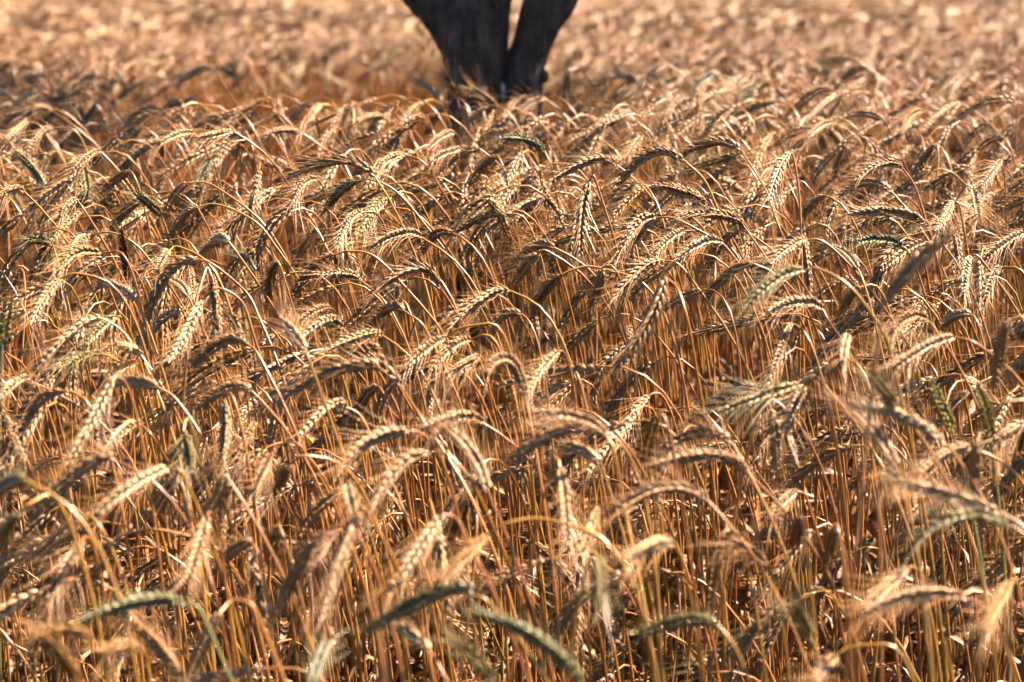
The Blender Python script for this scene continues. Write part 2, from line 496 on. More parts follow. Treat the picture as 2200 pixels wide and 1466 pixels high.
# ------------------------------------------------------------------ rye stalks traced one by one
#  ear base, middle, tip | points along the stem | kind, depth in metres (- = by height), flags | label
TRACED = '''
459,147 420,155 372,190|485,190 520,240|t 5.0 -|tall tan ear arching left against the blurred field, left of trunk
510,170 490,152 462,145|530,220|t 5.0 -|short foreshortened ear just right of the tall tan arch, left of the trunk
210,163 180,172 143,197|265,185 310,215|t 5.2 -|
112,238 85,230 50,240|160,272 200,305|c - -|
60,262 42,275 8,305|85,270 110,305|c - -|
338,230 290,250 263,288|360,245|t - -|
385,215 365,225 345,250||c - -|
417,212 385,230 340,280|440,240|t - -|
475,258 450,255 415,275|510,285|t - -|
500,282 460,290 418,300|530,300|t 4.0 -|
415,285 380,290 343,310||c 4.0 -|
548,210 540,240 535,290|565,200 590,230 610,280|t - -|
527,285 517,310 510,360||t - -|
115,275 85,290 57,335|150,275|t - -|
215,325 190,335 150,375|235,345|t - -|
97,403 70,362 30,325|100,440|g 3.9 -|green ear pointing up and left above the arching stems near the left edge
180,360 186,390 187,420|170,362 163,390 160,450|o 3.9 -|hooked stem with a bright bend and a half-green hanging ear, upper left
275,368 245,390 212,415||b 3.9 -|dark brown ear slanting down left, upper left behind the focus
347,463 318,435 283,408|360,500|g 3.75 -|green ear pointing up and left over the bare golden gap, left side
452,342 440,365 425,392||g 4.0 -|thin dark green ear among tan ones, left of the largest sharp ear
165,430 145,440 130,465|180,450 205,490|t - -|
50,410 25,408 0,420|80,440|t - -|
402,393 375,420 355,465|450,395 520,440|t 3.75 -|
425,445 395,465 355,520|470,440 550,478 600,540|t 3.65 -|
805,380 730,345 612,385|845,445 900,570 945,730|t 3.55 h|largest sharp tan ear arching left on a long thin stem, left of centre
765,390 728,415 690,462|800,387 860,420 950,530|g 3.65 h|sharp dark green ear hanging left just below the largest sharp ear
822,425 800,455 775,510|850,415|o 3.7 -|pale green and cream ear hanging below the dark green one
680,385 650,395 625,440||t 3.75 -|
868,332 830,345 805,380|910,350 950,410|t - -|
1030,320 985,335 935,375|1050,335|t - -|
988,320 960,328 925,345||c - -|
1065,335 1040,355 1010,395||t - -|
840,260 800,250 765,265|860,275|c - -|
760,255 752,290 742,335||c - -|
690,225 675,240 662,275|705,225|c - -|
650,287 610,280 570,287|670,300|c - -|
950,220 925,190 880,168|965,240|c 4.9 -|pale ear pointing up left in front of the left edge of the trunk
982,210 965,180 948,150|988,235|y 4.9 -|slender orange-tan ear pointing up against the dark left stem of the trunk
1070,240 1045,210 1005,185|1085,260|c 4.85 -|pale ear pointing up left against the foot of the dark trunk
900,225 880,245 865,275||c - -|
1000,230 1000,265 1003,300||c - -|
975,285 945,295 915,325||t - -|
1170,325 1130,300 1068,296|1185,360 1192,395|g 4.0 -|grey-green ear arching left, right under the trunk fork
1472,347 1400,330 1325,402|1515,390 1550,470|t 3.6 h|sharp plump tan ear arching left with clear braided husks, right of centre
1592,323 1540,305 1462,330|1640,400 1660,450|t 3.68 h|sharp tan ear arching left directly behind the plump braided ear
1325,355 1270,345 1175,395|1345,370|t 3.85 -|long tan ear arching left, left of the plump braided ear
1252,222 1235,245 1222,285|1300,215 1360,255 1420,310|t - -|
1320,250 1300,262 1280,310||t - -|
1430,140 1400,155 1375,190|1460,155 1490,185|t 5.1 -|tan ear standing highest right of the trunk, hooking left
1370,180 1340,163 1300,165|1380,200|c 5.0 -|pale bearded ear held level, right of the trunk
1480,210 1445,225 1415,290|1520,215 1560,245|t - -|
1555,255 1525,270 1495,305||t - -|
1535,160 1515,168 1493,188|1560,165|g 5.1 -|small dark green ear far right of the trunk, blurred
1632,182 1610,187 1585,200||o 5.1 -|
1222,150 1217,180 1218,215|1245,150 1275,180|c 5.0 -|
1172,212 1145,218 1115,240|1200,235|t 4.8 -|tan ear arching left across the foot of the right trunk stem
1378,292 1362,315 1343,345||t - -|
1265,390 1250,460 1246,560|1275,378 1290,420|t 3.5 h|long narrow tan ear hanging straight down with a fan of awns, centre
1520,435 1460,410 1400,397|1545,470|t 3.6 h|sharp tan ear sloping down right, below the plump braided ear
1597,485 1550,462 1462,460|1640,545|t 3.5 h|sharp tan ear held level, tip left, under the braided ears right of centre
1408,468 1365,485 1320,570|1450,470 1520,505|t 3.5 h|
1470,497 1440,510 1405,545|1500,497 1540,510|t - -|
1552,522 1510,520 1450,560|1575,550|c 3.4 h|sunlit ear with long pale awns bending left, right of centre
1575,502 1545,530 1512,592|1600,497 1650,530|t - -|
1425,560 1375,580 1310,650|1460,570 1515,640|t 3.38 h|
1428,595 1392,690 1318,798|1455,620 1475,680 1490,760|t 3.0 h|long soft-focus ear hanging down left with a row of lit husks, centre right
1207,590 1170,625 1140,690|1230,580 1270,573 1350,592|t 3.36 h|
1155,548 1130,570 1105,620|1170,538 1210,560|c 3.4 h|
1190,532 1150,528 1098,565|1225,550|t - -|
1292,578 1285,620 1268,670|1300,572|c 3.35 -|
1620,567 1570,585 1508,650|1650,580|t 3.35 h|
1050,430 1070,455 1097,515|1030,430 1000,450 960,530|t 3.6 -|
1085,460 1040,465 975,502|1110,460|o 3.6 -|long olive-green ear sloping down left, centre, beside a hooked tan ear
970,500 935,505 905,545|990,510|b 3.6 -|dark chocolate-brown ear arching left beside the long bare stem
775,457 745,480 722,540|800,455|t 3.6 -|
722,547 670,580 620,655|750,540 810,555 900,650|t 3.38 h|sharp fat ear curving down left on an arched golden stem, left of centre
773,603 735,587 680,592|795,618|c 3.36 h|
905,510 860,502 790,535|945,535|t - -|
945,618 890,578 785,640|960,640|t 3.3 h|broad bearded ear bending over left below the dark brown one
868,668 835,662 785,705|905,695 925,730|t 3.25 h|
595,562 582,600 575,665|603,575 620,630|t 3.35 h|ear hanging straight down with awns fanned out left, under the largest sharp ear
656,750 630,715 597,683|670,790 735,970|c 2.85 -|pale soft-focus ear pointing up left on a thin bare stem
1095,625 1040,640 960,710|1130,640|t 3.25 h|large sharp ear sloping down left with braided husks, image centre
1120,675 1075,685 1045,760||t - -|
955,727 920,745 865,795|990,705 1050,695|t 3.15 h|
1010,730 970,745 920,800|1040,720|t 3.2 -|
715,672 690,665 645,690||t 3.3 -|
735,705 700,690 648,725|750,720|c 3.2 h|ear with bright white husks like a feather, left of centre
820,720 780,720 690,755|850,740|t 3.2 -|
815,748 770,750 700,780||t 3.2 -|
2000,492 1930,458 1822,460|2015,510|t 3.45 h|long level ear with spread awns, tip left, right side
1897,660 1960,575 2060,485|1888,730|t 2.55 -|big blurred brown ear leaning up right across the right side
1730,580 1665,600 1600,665|1760,578 1830,620 1900,720 1920,790|o 2.85 -|soft-focus olive ear drooping left on a long arched green stem, right
2045,432 2030,465 2008,497|2060,440 2068,480|c 3.5 h|
1940,530 1890,515 1835,522||g 3.45 h|sharp light green ear held level among tan ears on the right
1985,520 1935,545 1880,595||t - -|
1843,577 1815,545 1778,528||t 3.3 -|fat ear sloping down right with glossy husks, right side
1730,515 1700,530 1655,568|1770,520 1830,575 1890,650|t 3.3 h|
2085,550 2073,590 2070,635|2100,550 2125,580|c 3.35 h|
2150,575 2130,600 2115,650|2180,575|t 3.35 -|
2200,500 2160,520 2110,560||t 3.45 -|
1768,665 1720,648 1650,668|1780,690 1800,720|c 3.1 h|brightly lit ear held level with red-brown shade beneath, right of centre
1700,695 1680,740 1660,800|1712,700|t 3.1 -|
2085,675 2050,680 2020,710||c 3.2 -|
1995,690 1955,680 1915,715|2010,710|y 3.0 -|curled orange-brown ear hooking left, right side
2050,725 1990,745 1915,795|2090,735 2135,765|t 2.85 -|
2165,690 2150,740 2137,840|2190,680|t 2.75 -|soft-focus grey ear hanging straight down at the right edge
1820,720 1812,750 1808,785||c 2.9 -|
1850,618 1825,640 1805,685|1870,612|t 3.3 -|
1695,328 1670,370 1650,432|1705,340 1718,430 1722,560|t 3.6 h|sharp ear hanging down left from a straight upright stem, right
1940,362 1895,352 1835,388|1965,400 1985,460|t 3.7 h|
1915,412 1860,392 1800,425|1940,440|t 3.65 -|
2187,218 2120,220 2040,268|2185,260|t 4.5 -|long dark-sided ear arching left at the upper right edge
2065,222 2030,240 1980,285|2100,245|t 4.6 -|
1900,258 1860,245 1815,250|1920,300|t 4.4 -|
1795,192 1750,200 1705,245|1810,215|t 4.8 -|
1815,198 1770,225 1725,268||t 4.8 -|
1770,420 1745,440 1722,470|1785,425|c 3.6 h|creamy sharp ear with black-edged husks hanging left, right
1870,150 1840,150 1805,170|1910,180 1930,205|t 5.2 -|
1840,127 1800,127 1765,132|1880,160|t 5.4 -|
2075,165 2055,175 2040,205|2090,175|t 5.1 -|
2010,310 1990,335 1965,385||t - -|
2150,345 2130,370 2105,405||t - -|
2090,405 2098,435 2102,470|2075,400 2055,430|t 3.7 -|
1795,265 1765,270 1730,300||t - -|
1870,200 1845,195 1815,205||t - -|
2155,295 2130,300 2105,320||t - -|
1985,240 1955,250 1935,290||y - -|
277,600 267,550 260,490|279,680|b 3.45 h|upright dark brown ear standing straight among bent tan ears, left
492,520 465,515 432,545|510,545 545,595|c 3.4 h|sharp sunlit ear with upswept awns hooking left, left of centre
425,557 360,590 315,705|460,570 530,630 560,690|t 3.3 h|large sharp ear hanging down left with long loose husks, left
127,600 95,640 65,700|160,588 205,595|t 3.2 h|sharp braided ear hanging down left below the golden curled one
218,545 160,545 125,592|250,540|y 3.3 h|golden yellow ear curled into a hook, left
297,645 260,620 215,605|310,680|c 3.3 h|sunlit ear sloping down right beneath the upright dark brown one
222,685 165,705 80,790|260,710 300,760|c 3.1 h|bright ear with lifted husks hanging down left, left
432,645 400,715 362,780|470,620 520,650 545,720|c 3.15 h|bright ear hanging left from an arched straw stem, left
455,595 463,650 473,730|445,575 435,600|t 3.2 h|narrow ear hanging straight down beside the arched straw stem
532,740 480,735 405,795|550,755 575,800|t 3.05 h|large sharp ear bending left with braided pale husks, left of centre
5,740 14,680 22,630|3,800|w 3.0 -|upright green wheat ear cut by the left edge
190,505 170,520 155,545|240,500 290,525 330,570|c 3.5 h|
215,760 180,765 145,790|235,765|o 3.1 -|
250,680 215,705 180,745||o 3.2 -|
113,525 85,517 60,515|120,550|g 3.6 -|
362,540 350,555 335,585|380,530 420,545|c 3.4 -|
300,760 280,748 245,740|315,790|c 3.1 -|
405,575 410,600 415,640||t - -|
548,583 520,555 488,545|555,620|g 3.65 -|dark green ear sloping right in the shaded gap left of centre
403,635 390,615 365,602|415,660|c 3.3 -|
65,820 35,820 -5,862|110,840 165,870|c 3.0 h|
137,840 75,880 45,1002|160,845|t 2.95 h|smooth grey-tan ear hanging in a long curve at the left edge
340,832 290,820 235,825|380,860 440,950 470,1040|t 2.9 h|ear held level at the end of an arched golden stem, left
240,820 195,905 140,1010||c 2.75 -|long pale ear with rows of open husks hanging left, left side
300,910 270,920 222,975|325,935 350,975|c 2.9 h|
250,990 190,1000 60,1110|290,1010|t 2.65 -|
362,1005 290,1040 200,1112|390,1015 420,1080|c 2.6 -|large pale soft-focus ear sloping down left, lower left
50,1030 15,1040 -30,1080|100,1055|g 2.35 -|very blurred dark green ear entering at the left edge
393,930 405,970 412,1020|398,905|o 2.85 -|
540,840 490,835 410,885|560,860|t 2.95 -|
478,860 485,920 475,1000|488,845|t 2.95 -|
485,1020 465,1070 425,1125|520,1075|c 2.65 -|
292,780 260,790 225,815||t 3.1 -|
38,1105 10,1140 -15,1190|60,1085 95,1065|o 2.45 -|
548,910 530,940 505,1000||t 3.0 -|
375,1025 355,1070 330,1115||t 2.9 -|
862,832 770,785 605,857|900,890 960,980|t 2.88 h|thick arched ear with lit back, largest in the middle of the picture
745,875 705,875 640,940|775,895 805,955|c 3.0 h|
810,830 780,860 740,940||t 3.1 h|
1035,908 985,895 900,925|1070,930|t 2.95 -|
880,925 790,950 725,1022||t 2.75 -|
1050,1060 1010,970 942,908|1075,1120|c 2.6 -|pale soft-focus ear pointing up left, below centre
920,973 850,1010 793,1115|960,975 1010,1030 1040,1090|t 2.62 -|grey-tan soft-focus ear arching down left, below centre
620,1000 597,1040 572,1085|650,980 700,985|t 2.8 -|
582,978 565,1010 545,1060|605,955 640,955 662,985|t 2.85 -|
770,1100 722,1230 690,1345|780,1090 800,1120|c 2.42 -|longest pale blurred ear hanging down, bottom left of centre
745,1040 752,1070 762,1112||c 2.6 -|
1128,850 1092,772 1040,800|1138,900|c 2.85 -|pale ear bent over like a hook with red-brown underside, centre
1030,765 1000,780 960,800||t 3.1 -|
1200,755 1165,790 1130,845||t 3.05 -|
1303,935 1240,898 1140,890|1320,975 1340,1085 1358,1170|c 2.62 -|pale sunlit ear arching left on a thick yellow stem, centre
1290,925 1180,935 1080,1012||t 2.68 -|dark-sided ear arching down left beneath the pale sunlit one, centre
1290,995 1245,965 1195,955|1305,1040|c 2.85 -|
1572,950 1500,930 1400,985|1600,1000|t 2.75 -|upper of two level soft-focus ears right of the yellow stem
1610,1020 1540,980 1410,995|1660,1070|t 2.75 -|lower of two level soft-focus ears right of the yellow stem
1395,850 1360,890 1327,965|1405,845|t 3.3 h|sharp ear hanging down left between bare golden stems, right of centre
1620,835 1570,840 1490,905|1640,845|t 3.0 -|
1722,825 1640,850 1540,888|1750,808 1790,850|o 2.85 -|cream and green ear held level, tip left, right of centre
1520,1075 1420,1050 1290,1120|1560,1120|t 2.6 -|soft-focus arched ear below the two level ears
1203,1005 1213,1080 1220,1180|1200,990|t 2.62 -|
1237,805 1240,850 1245,890||c 3.1 -|
1285,1095 1270,1130 1250,1190|1310,1080|c 2.7 -|
1415,890 1397,940 1385,1000||y 2.7 -|
2035,955 1930,890 1820,868|2050,975|c 2.58 -|pale bearded blurred ear sloping down right, right side
1928,1005 1880,930 1830,880|1935,1030|t 2.55 -|brown blurred ear sloping down right beneath the pale bearded one
1930,875 1900,840 1870,800|1950,900|o 2.6 -|
2050,935 2025,880 1998,815|2060,975|w 2.85 -|left one of two upright green wheat ears at the right
2130,950 2120,890 2095,820|2135,990|w 2.85 -|right one of two upright green wheat ears at the right
1727,830 1705,870 1682,940|1740,815|t 2.9 -|
2090,965 2040,970 1970,1020|2120,975|t 2.75 -|
2100,950 2095,1010 2098,1090|2110,920 2150,870 2195,860|t 2.55 -|blurred ear hanging straight down from a hooked stem, right edge
1905,1022 1908,1018 1930,1030|1888,1060 1890,1200|c 2.5 -|small ear seen end on, gleaming white, right side
2150,1100 2020,1060 1915,1035|2190,1125|c 2.45 -|
2175,1130 2060,1112 1955,1180|2205,1152|o 2.45 -|blurred green-bellied ear with lit top, lower right edge
1710,1055 1685,1075 1650,1110|1730,1065 1745,1110|c 2.9 -|
1657,885 1665,940 1670,1020|1652,870|c 2.9 -|
2200,910 2170,925 2145,940||t 2.9 -|
402,1297 300,1293 168,1337|430,1312 470,1400|g 2.38 -|blurred green ear held level, tip left, bottom left
243,1165 220,1200 200,1280|262,1150 330,1138 420,1155|t 2.75 -|
175,1160 140,1220 100,1300||t 2.6 -|
175,1110 120,1160 65,1210||c 2.6 -|
197,1370 150,1350 85,1355||y 2.55 -|
170,1466 135,1410 85,1355||y 2.4 -|
470,1320 440,1380 405,1466|500,1290 540,1300 560,1340|c 2.4 -|
390,1460 340,1390 275,1330||y 2.45 -|
300,1395 265,1390 230,1400||t 2.45 -|
540,1165 505,1180 450,1225||t 2.7 -|
445,1110 425,1180 400,1260||t 2.6 -|
690,1145 640,1220 580,1345|730,1130|t 2.5 -|long soft-focus ear hanging down left, left of the longest pale one
722,1140 690,1180 660,1240||b 2.65 -|
950,1105 895,1185 825,1290|980,1115 1010,1170|c 2.5 -|sunlit soft-focus ear hanging down left, right of the longest pale one
1045,1150 1000,1195 945,1250|1090,1125 1160,1115 1260,1140|y 2.5 -|red-tan ear hanging left at the end of a long arched yellow stem
1020,1280 950,1272 775,1365|1045,1290 1080,1330|g 2.38 -|blurred dark green ear arching left, bottom centre
1255,1470 1150,1370 1010,1312||g 2.32 -|large blurred green ear sloping down right to the bottom edge
1065,1470 1015,1410 962,1370||o 2.4 -|yellow-green ear sloping down right at the bottom edge, centre
925,1400 880,1360 830,1345||c 2.5 -|
668,1475 685,1420 705,1375||g 2.3 -|dark green blurred ear standing at the bottom edge, left of centre
595,1130 588,1170 577,1215||c 2.7 -|
1540,1340 1470,1335 1360,1370|1575,1385 1600,1440|g 2.4 -|blurred blue-green ear with lit top held level, bottom right of centre
1283,1197 1290,1240 1293,1310|1280,1190|o 2.45 -|hanging olive ear with a gleaming white bend at its top
1445,1170 1400,1170 1345,1205||c 2.5 -|
1550,1150 1535,1210 1525,1310|1560,1140|t 2.6 -|
1645,1210 1605,1180 1560,1160||t 2.65 -|
2080,1285 1960,1280 1845,1327||t 2.42 -|dark grey-brown blurred ear held level, lower right above the edge
1950,1220 1900,1265 1855,1310||t 2.55 -|
1748,1375 1720,1330 1690,1290|1755,1400|o 2.45 -|
1795,1410 1765,1440 1740,1480|1830,1390 1900,1385|t 2.45 -|
2170,1250 2140,1300 2110,1360||y 2.4 -|
1718,1110 1712,1150 1705,1180||b 2.6 -|
1795,1130 1785,1170 1775,1230||y 2.65 -|
'''

def parse():
    out = []
    for line in TRACED.strip().splitlines():
        a, s, k, lab = line.split('|')
        pt = lambda q: [tuple(float(x) for x in w.split(',')) for w in q.split()]
        kk = k.split()
        out.append((pt(a), pt(s), kk[0], None if kk[1] == '-' else float(kk[1]), kk[2], lab))
    return out

SPIKELETS = {}
def spikelet_mesh(kind, var):
    """two fertile florets and a small middle one, joined at the rachis; shared by all spikelets of a kind"""
    key = (kind, var)
    if key not in SPIKELETS:
        rng = np.random.default_rng(100 + var)
        plan = []
        for w, al, f in ((-1, 0.29, 1.0), (1, 0.29, 1.0), (0, 0.42, 0.74)):
            al += rng.normal(0, 0.05)
            out = unit(np.array([0.62 * w, 0.85 if w else 1.0, 0]) + rng.normal(0, 0.05, 3))
            d = unit(np.array([0, 0, 1.0]) * math.cos(al) + out * math.sin(al))
            ln = 0.0150 * f * rng.uniform(0.94, 1.06)
            plan.append((0, out * 0.0012, d, out, ln, ln * 0.275, w, np.array([0, 0, 1.0]), 0))
        mb = MB(); add_florets(mb, plan)
        SPIKELETS[key] = mb.mesh('spikelet', MAT[kind])
    return SPIKELETS[key]

from mathutils import Matrix
AW = {'t': 't', 'c': 't', 'y': 't', 'o': 'g', 'g': 'g', 'b': 'b', 'w': 'g'}
def stem_kind(kind, rng):
    if kind == 'w': return 'g'
    if kind == 'g': return 'g' if rng.random() < 0.35 else 'y'
    if kind == 'o': return 'y'
    return 'y' if rng.random() < 0.28 else 's'

def build_ear(root, E, kind, rng, hero, roll, origin, awn, coll=None, fat=1.0):
    plan, P = spikelet_plan(E, kind, rng, roll=roll, fat=fat)
    beard = None
    if kind != 'w':
        mb = MB(); add_awns(mb, plan, rng, awn, keep=0.95)
        beard = mb.mesh('beard', AWN[AW[kind]], origin=origin)
    if hero:
        mb = MB(); tube(mb, resample(P, 14)[0], 0.0011, 5)
        ear = link('ear', mb.mesh('ear', MAT[kind], origin=origin), root, coll)
        seen = {}
        for p in plan: seen.setdefault(p[0], []).append(p)
        T, U, W = frames(P)
        for i, ps in seen.items():
            z = T[i]
            y = unit(sum(p[3] for p in ps)); y = unit(y - z * np.dot(y, z)); x = np.cross(y, z)
            sz = max(p[4] for p in ps) / 0.0150
            M = np.eye(4); M[:3, 0], M[:3, 1], M[:3, 2] = x * sz * fat, y * sz * fat, z * sz
            M[:3, 3] = P[i] - np.asarray(origin)
            s = link('spikelet', spikelet_mesh(kind, i % 5), ear, coll)
            s.matrix_local = Matrix(M.tolist())
    else:
        mb = MB(); add_florets(mb, plan)
        ear = link('ear', mb.mesh('ear', MAT[kind], origin=origin), root, coll)
    if beard: link('beard', beard, ear, coll)
    return ear

def px_words(x, y):
    row = ('beside the trunk foot' if y < 260 and 800 < x < 1330 else 'in the blurred back rows' if y < 310 else 'behind the sharp band' if y < 470 else
           'in the sharp middle band' if y < 720 else 'below the sharp band' if y < 960 else 'in the lower field' if y < 1180 else 'along the bottom')
    col = ('far left' if x < 220 else 'on the left' if x < 660 else 'left of centre' if x < 980 else 'at the centre' if x < 1240 else
           'right of centre' if x < 1600 else 'on the right' if x < 1960 else 'far right')
    return row, col
COLW = {'t': 'tan', 'c': 'pale cream', 'g': 'green', 'o': 'half-green', 'b': 'dark brown', 'y': 'golden', 'w': 'green wheat'}

USED, TRACED_PTS = {}, []
def make_traced(rec, idx):
    (b2, m2, t2), stem_px, kind, d, flags, lab = rec
    rng = np.random.default_rng(1000 + idx)
    ytop = min(b2[1], m2[1], t2[1])
    if d is None: d = depth_of(ytop)
    B, M, T = (at(*p, d) for p in (b2, m2, t2))
    C = 2 * M - 0.5 * (B + T)
    t = np.linspace(0, 1, 25)[:, None]
    curve = lambda: (1 - t) ** 2 * B + 2 * (1 - t) * t * C + t * t * T
    L = resample(curve(), 5)[1]
    want = rng.uniform(0.098, 0.118)
    lean = 0.0
    if L < want:                                                   # foreshortened: the ear runs towards or away from the eye
        lean = math.sqrt(want ** 2 - L ** 2) * (-1 if rng.random() < 0.6 else 1)
        ray = unit(T - np.array([0, 0, CAM_Z])); T = T + ray * lean
        ray = unit(C - np.array([0, 0, CAM_Z])); C = C + ray * lean * 0.5
    E = curve()
    TRACED_PTS.append(np.array([(*view(p)[:2], d) for p in E[::3]]))
    # stem
    pts = [B]
    for k, p in enumerate(stem_px): pts.append(at(*p, d + rng.normal(0, 0.006)))
    u = unit(E[0] - E[1])
    if stem_px:
        last, prev = pts[-1], pts[-2]
        drop = max(prev[2] - last[2], 0.03)
        sl = np.clip((last[0] - prev[0]) / drop, -0.45, 0.45)
        z = last[2]
        rx = last[0] + sl * min(0.30, z * 0.35)
        ry = last[1] + rng.normal(0.02, 0.04)
        st = catmull(np.array(pts), 7)
        dr = unit(last - st[-2])
        if dr[2] > -0.5: rx = last[0] + np.sign(dr[0]) * rng.uniform(0.07, 0.12)
        tail = bez3(last, last + dr * (0.06 + 0.22 * z * max(0.0, -dr[2])), np.array([rx, ry, z * 0.5]), np.array([rx, ry, 0.0]), 22)
        st = np.vstack([st, tail[1:]])
    else:
        side = 1 if rng.random() < 0.8 else -1
        if abs(u[0]) > 0.25: side = 1 if u[0] > 0 else -1
        z = B[2]
        rt = np.array([B[0] + side * rng.uniform(0.05, 0.13), B[1] + rng.normal(0.01, 0.04), 0.0])
        st = bez3(B, B + u * 0.085, rt + (-side * rng.uniform(0, 0.02), 0, z * 0.62), rt, 26)
    st = st + 0.0
    rt = st[-1].copy(); rt[2] = 0.0
    root = link('wheat_stalk' if kind == 'w' else 'rye_stalk', None)
    root.location = rt
    row, col = px_words((b2[0] + t2[0]) / 2, ytop)
    if not lab:
        way = 'hanging down' if (t2[1] - b2[1]) > 0.9 * abs(t2[0] - b2[0]) else 'pointing up' if t2[1] < b2[1] - 25 else 'arching left' if t2[0] < b2[0] else 'leaning right'
        lab = f'{COLW[kind]} ear {way} {row}, {col}'
        USED.setdefault(lab, []).append((t2[0], root))
    tag(root, lab, 'wheat' if kind == 'w' else 'rye', 'single stalks in the front of the rye field')
    mb = MB()
    n = len(st)
    tube(mb, st, np.interp(np.linspace(0, 1, n), [0, 0.15, 1], [0.00105, 0.00135, 0.0021]), 7)
    link('stem', mb.mesh('stem', STEM[stem_kind(kind, rng)], origin=rt), root)
    fat = {'g': 1.12, 'w': 1.3}.get(kind, 1.02) * rng.uniform(0.93, 1.12)
    build_ear(root, E, kind, rng, 'h' in flags, rng.normal(0, 0.45), rt, rng.uniform(0.042, 0.064) * (0.6 if kind == 'g' else 1.0), fat=fat)
    if rng.random() < 0.5:
        mb = MB(); k = int(n * rng.uniform(0.7, 0.9)); a = rng.uniform(0, 6.28)
        leaf_strip(mb, st[k], (math.cos(a) * 0.6, math.sin(a) * 0.6, 0.9), rng.uniform(0.10, 0.2), rng.uniform(0.005, 0.008), rng.uniform(2, 5), rng.uniform(-4, 4), rng)
        link('leaf', mb.mesh('leaf', LEAFM, origin=rt), root)
    return root

RECS = parse()
for i, rec in enumerate(RECS): make_traced(rec, i)
ORD = ['leftmost', 'second from left', 'third from left', 'fourth from left', 'fifth from left', 'sixth from left', 'seventh from left', 'eighth from left', 'ninth from left', 'tenth from left']
for lab, lst in USED.items():
    if len(lst) > 1:
        for k, (x, r) in enumerate(sorted(lst, key=lambda q: q[0])):
            r['label'] = lab + ', ' + ORD[min(k, 9)]

# ------------------------------------------------------------------ the kinds of stalk that fill the rest of the field
PROTO = bpy.data.collections.new('stalk_kinds')
def proto_stalk(k, rng, kind, H, droop, light=False):
    """one stalk rooted at the origin, its ear drooping towards -x; the mesh carries several materials"""
    reach = rng.uniform(0.09, 0.21)
    top = np.array([-reach * 0.4, rng.normal(0, 0.02), H])
    L = rng.uniform(0.088, 0.142)
    a0 = math.radians(rng.uniform(15, 40)); a1 = math.radians(droop)
    ang = np.linspace(a0, a1, 14)
    P = [top]
    for a in ang[1:]: P.append(P[-1] + np.array([-math.cos(a), rng.normal(0, 0.06), -math.sin(a) + (0.35 if a < 0.3 else 0)]) * L / 13)
    E = np.array(P)
    u = unit(E[0] - E[1])
    st = bez3(E[0], E[0] + u * rng.uniform(0.10, 0.19), np.array([reach * 0.75, 0, H * 0.6]), np.zeros(3), 20)
    plan, PP = spikelet_plan(E, kind, rng, roll=rng.normal(0, 0.6), fat=rng.uniform(0.92, 1.15))
    stem = MB(); tube(stem, st, np.interp(np.linspace(0, 1, 20), [0, 0.15, 1], [0.00105, 0.00135, 0.0021]) * np.where(np.isin(np.arange(20), (9, 14)), 1.35, 1.0), 6)
    ear = MB(); add_florets(ear, plan, lo=True)
    awn = MB(); add_awns(awn, plan, rng, rng.uniform(0.042, 0.060), keep=0.2 if light else 0.8, thick=0.0004 if light else 0.00024)
    leaf = MB()
    for _ in range(rng.integers(1, 4)):
        q = st[int(20 * rng.uniform(0.6, 0.92))]; a = rng.uniform(0, 6.28)
        leaf_strip(leaf, q, (math.cos(a) * 0.6, math.sin(a) * 0.6, 0.9), rng.uniform(0.12, 0.26), rng.uniform(0.007, 0.012), rng.uniform(2, 6), rng.uniform(-5, 5), rng, 7)
    return stem, ear, awn, leaf, E, st

def joined(name, pieces):
    """several builders with a material each -> one mesh"""
    mb = MB(); mats, idx = [], []
    for b, m in pieces:
        if b.n == 0: continue
        V = np.concatenate(b.v); nf = sum(len(f) for f in b.f)
        base = mb.n
        mb.v.append(V); mb.t.append(np.concatenate(b.t)); mb.n += len(V)
        for f in b.f: mb.f.append(f + base)
        if m not in mats: mats.append(m)
        idx += [mats.index(m)] * nf
    me = mb.mesh(name, mats[0])
    for m in mats[1:]: me.materials.append(m)
    me.polygons.foreach_set('material_index', np.array(idx, np.int32))
    me.update()
    return me

KINDS = 't t t t c t t c t t y t t t t c t t t y t o g b'.split()
PROTO_H, PROTO_E = [], []
PIECES = []
for k, kd in enumerate(KINDS):
    rng = np.random.default_rng(300 + k)
    H = rng.uniform(1.16, 1.24)
    droop = (22 + 37 * k) % 88 + 18
    s, e, a, l, E, st = proto_stalk(k, rng, kd, H, droop)
    sm = STEM[stem_kind(kd, rng)]
    PIECES.append((s, e, a, l, kd, sm))
    PROTO_H.append(max(E[:, 2])); PROTO_E.append(E)
    link(f'k{k:02d}', joined(f'kind{k}', [(s, sm), (e, MAT[kd]), (a, AWN[AW[kd]]), (l, LEAFM)]), coll=PROTO)
N_STALK = len(KINDS)
def add_light_kinds():
    for k in range(10):
        rng = np.random.default_rng(340 + k)
        kd = 'tttctttyct'[k]; H = rng.uniform(1.16, 1.24)
        s, e, a, l, E, st = proto_stalk(k, rng, kd, H, (31 + 41 * k) % 88 + 18, light=True)
        PROTO_H.append(max(E[:, 2])); PROTO_E.append(E)
        link(f'l{k:02d}', joined(f'light{k}', [(s, STEM['s']), (e, MAT[kd]), (a, AWN[AW[kd]]), (l, LEAFM)]), coll=PROTO)
add_light_kinds()
N_LIGHT = 10
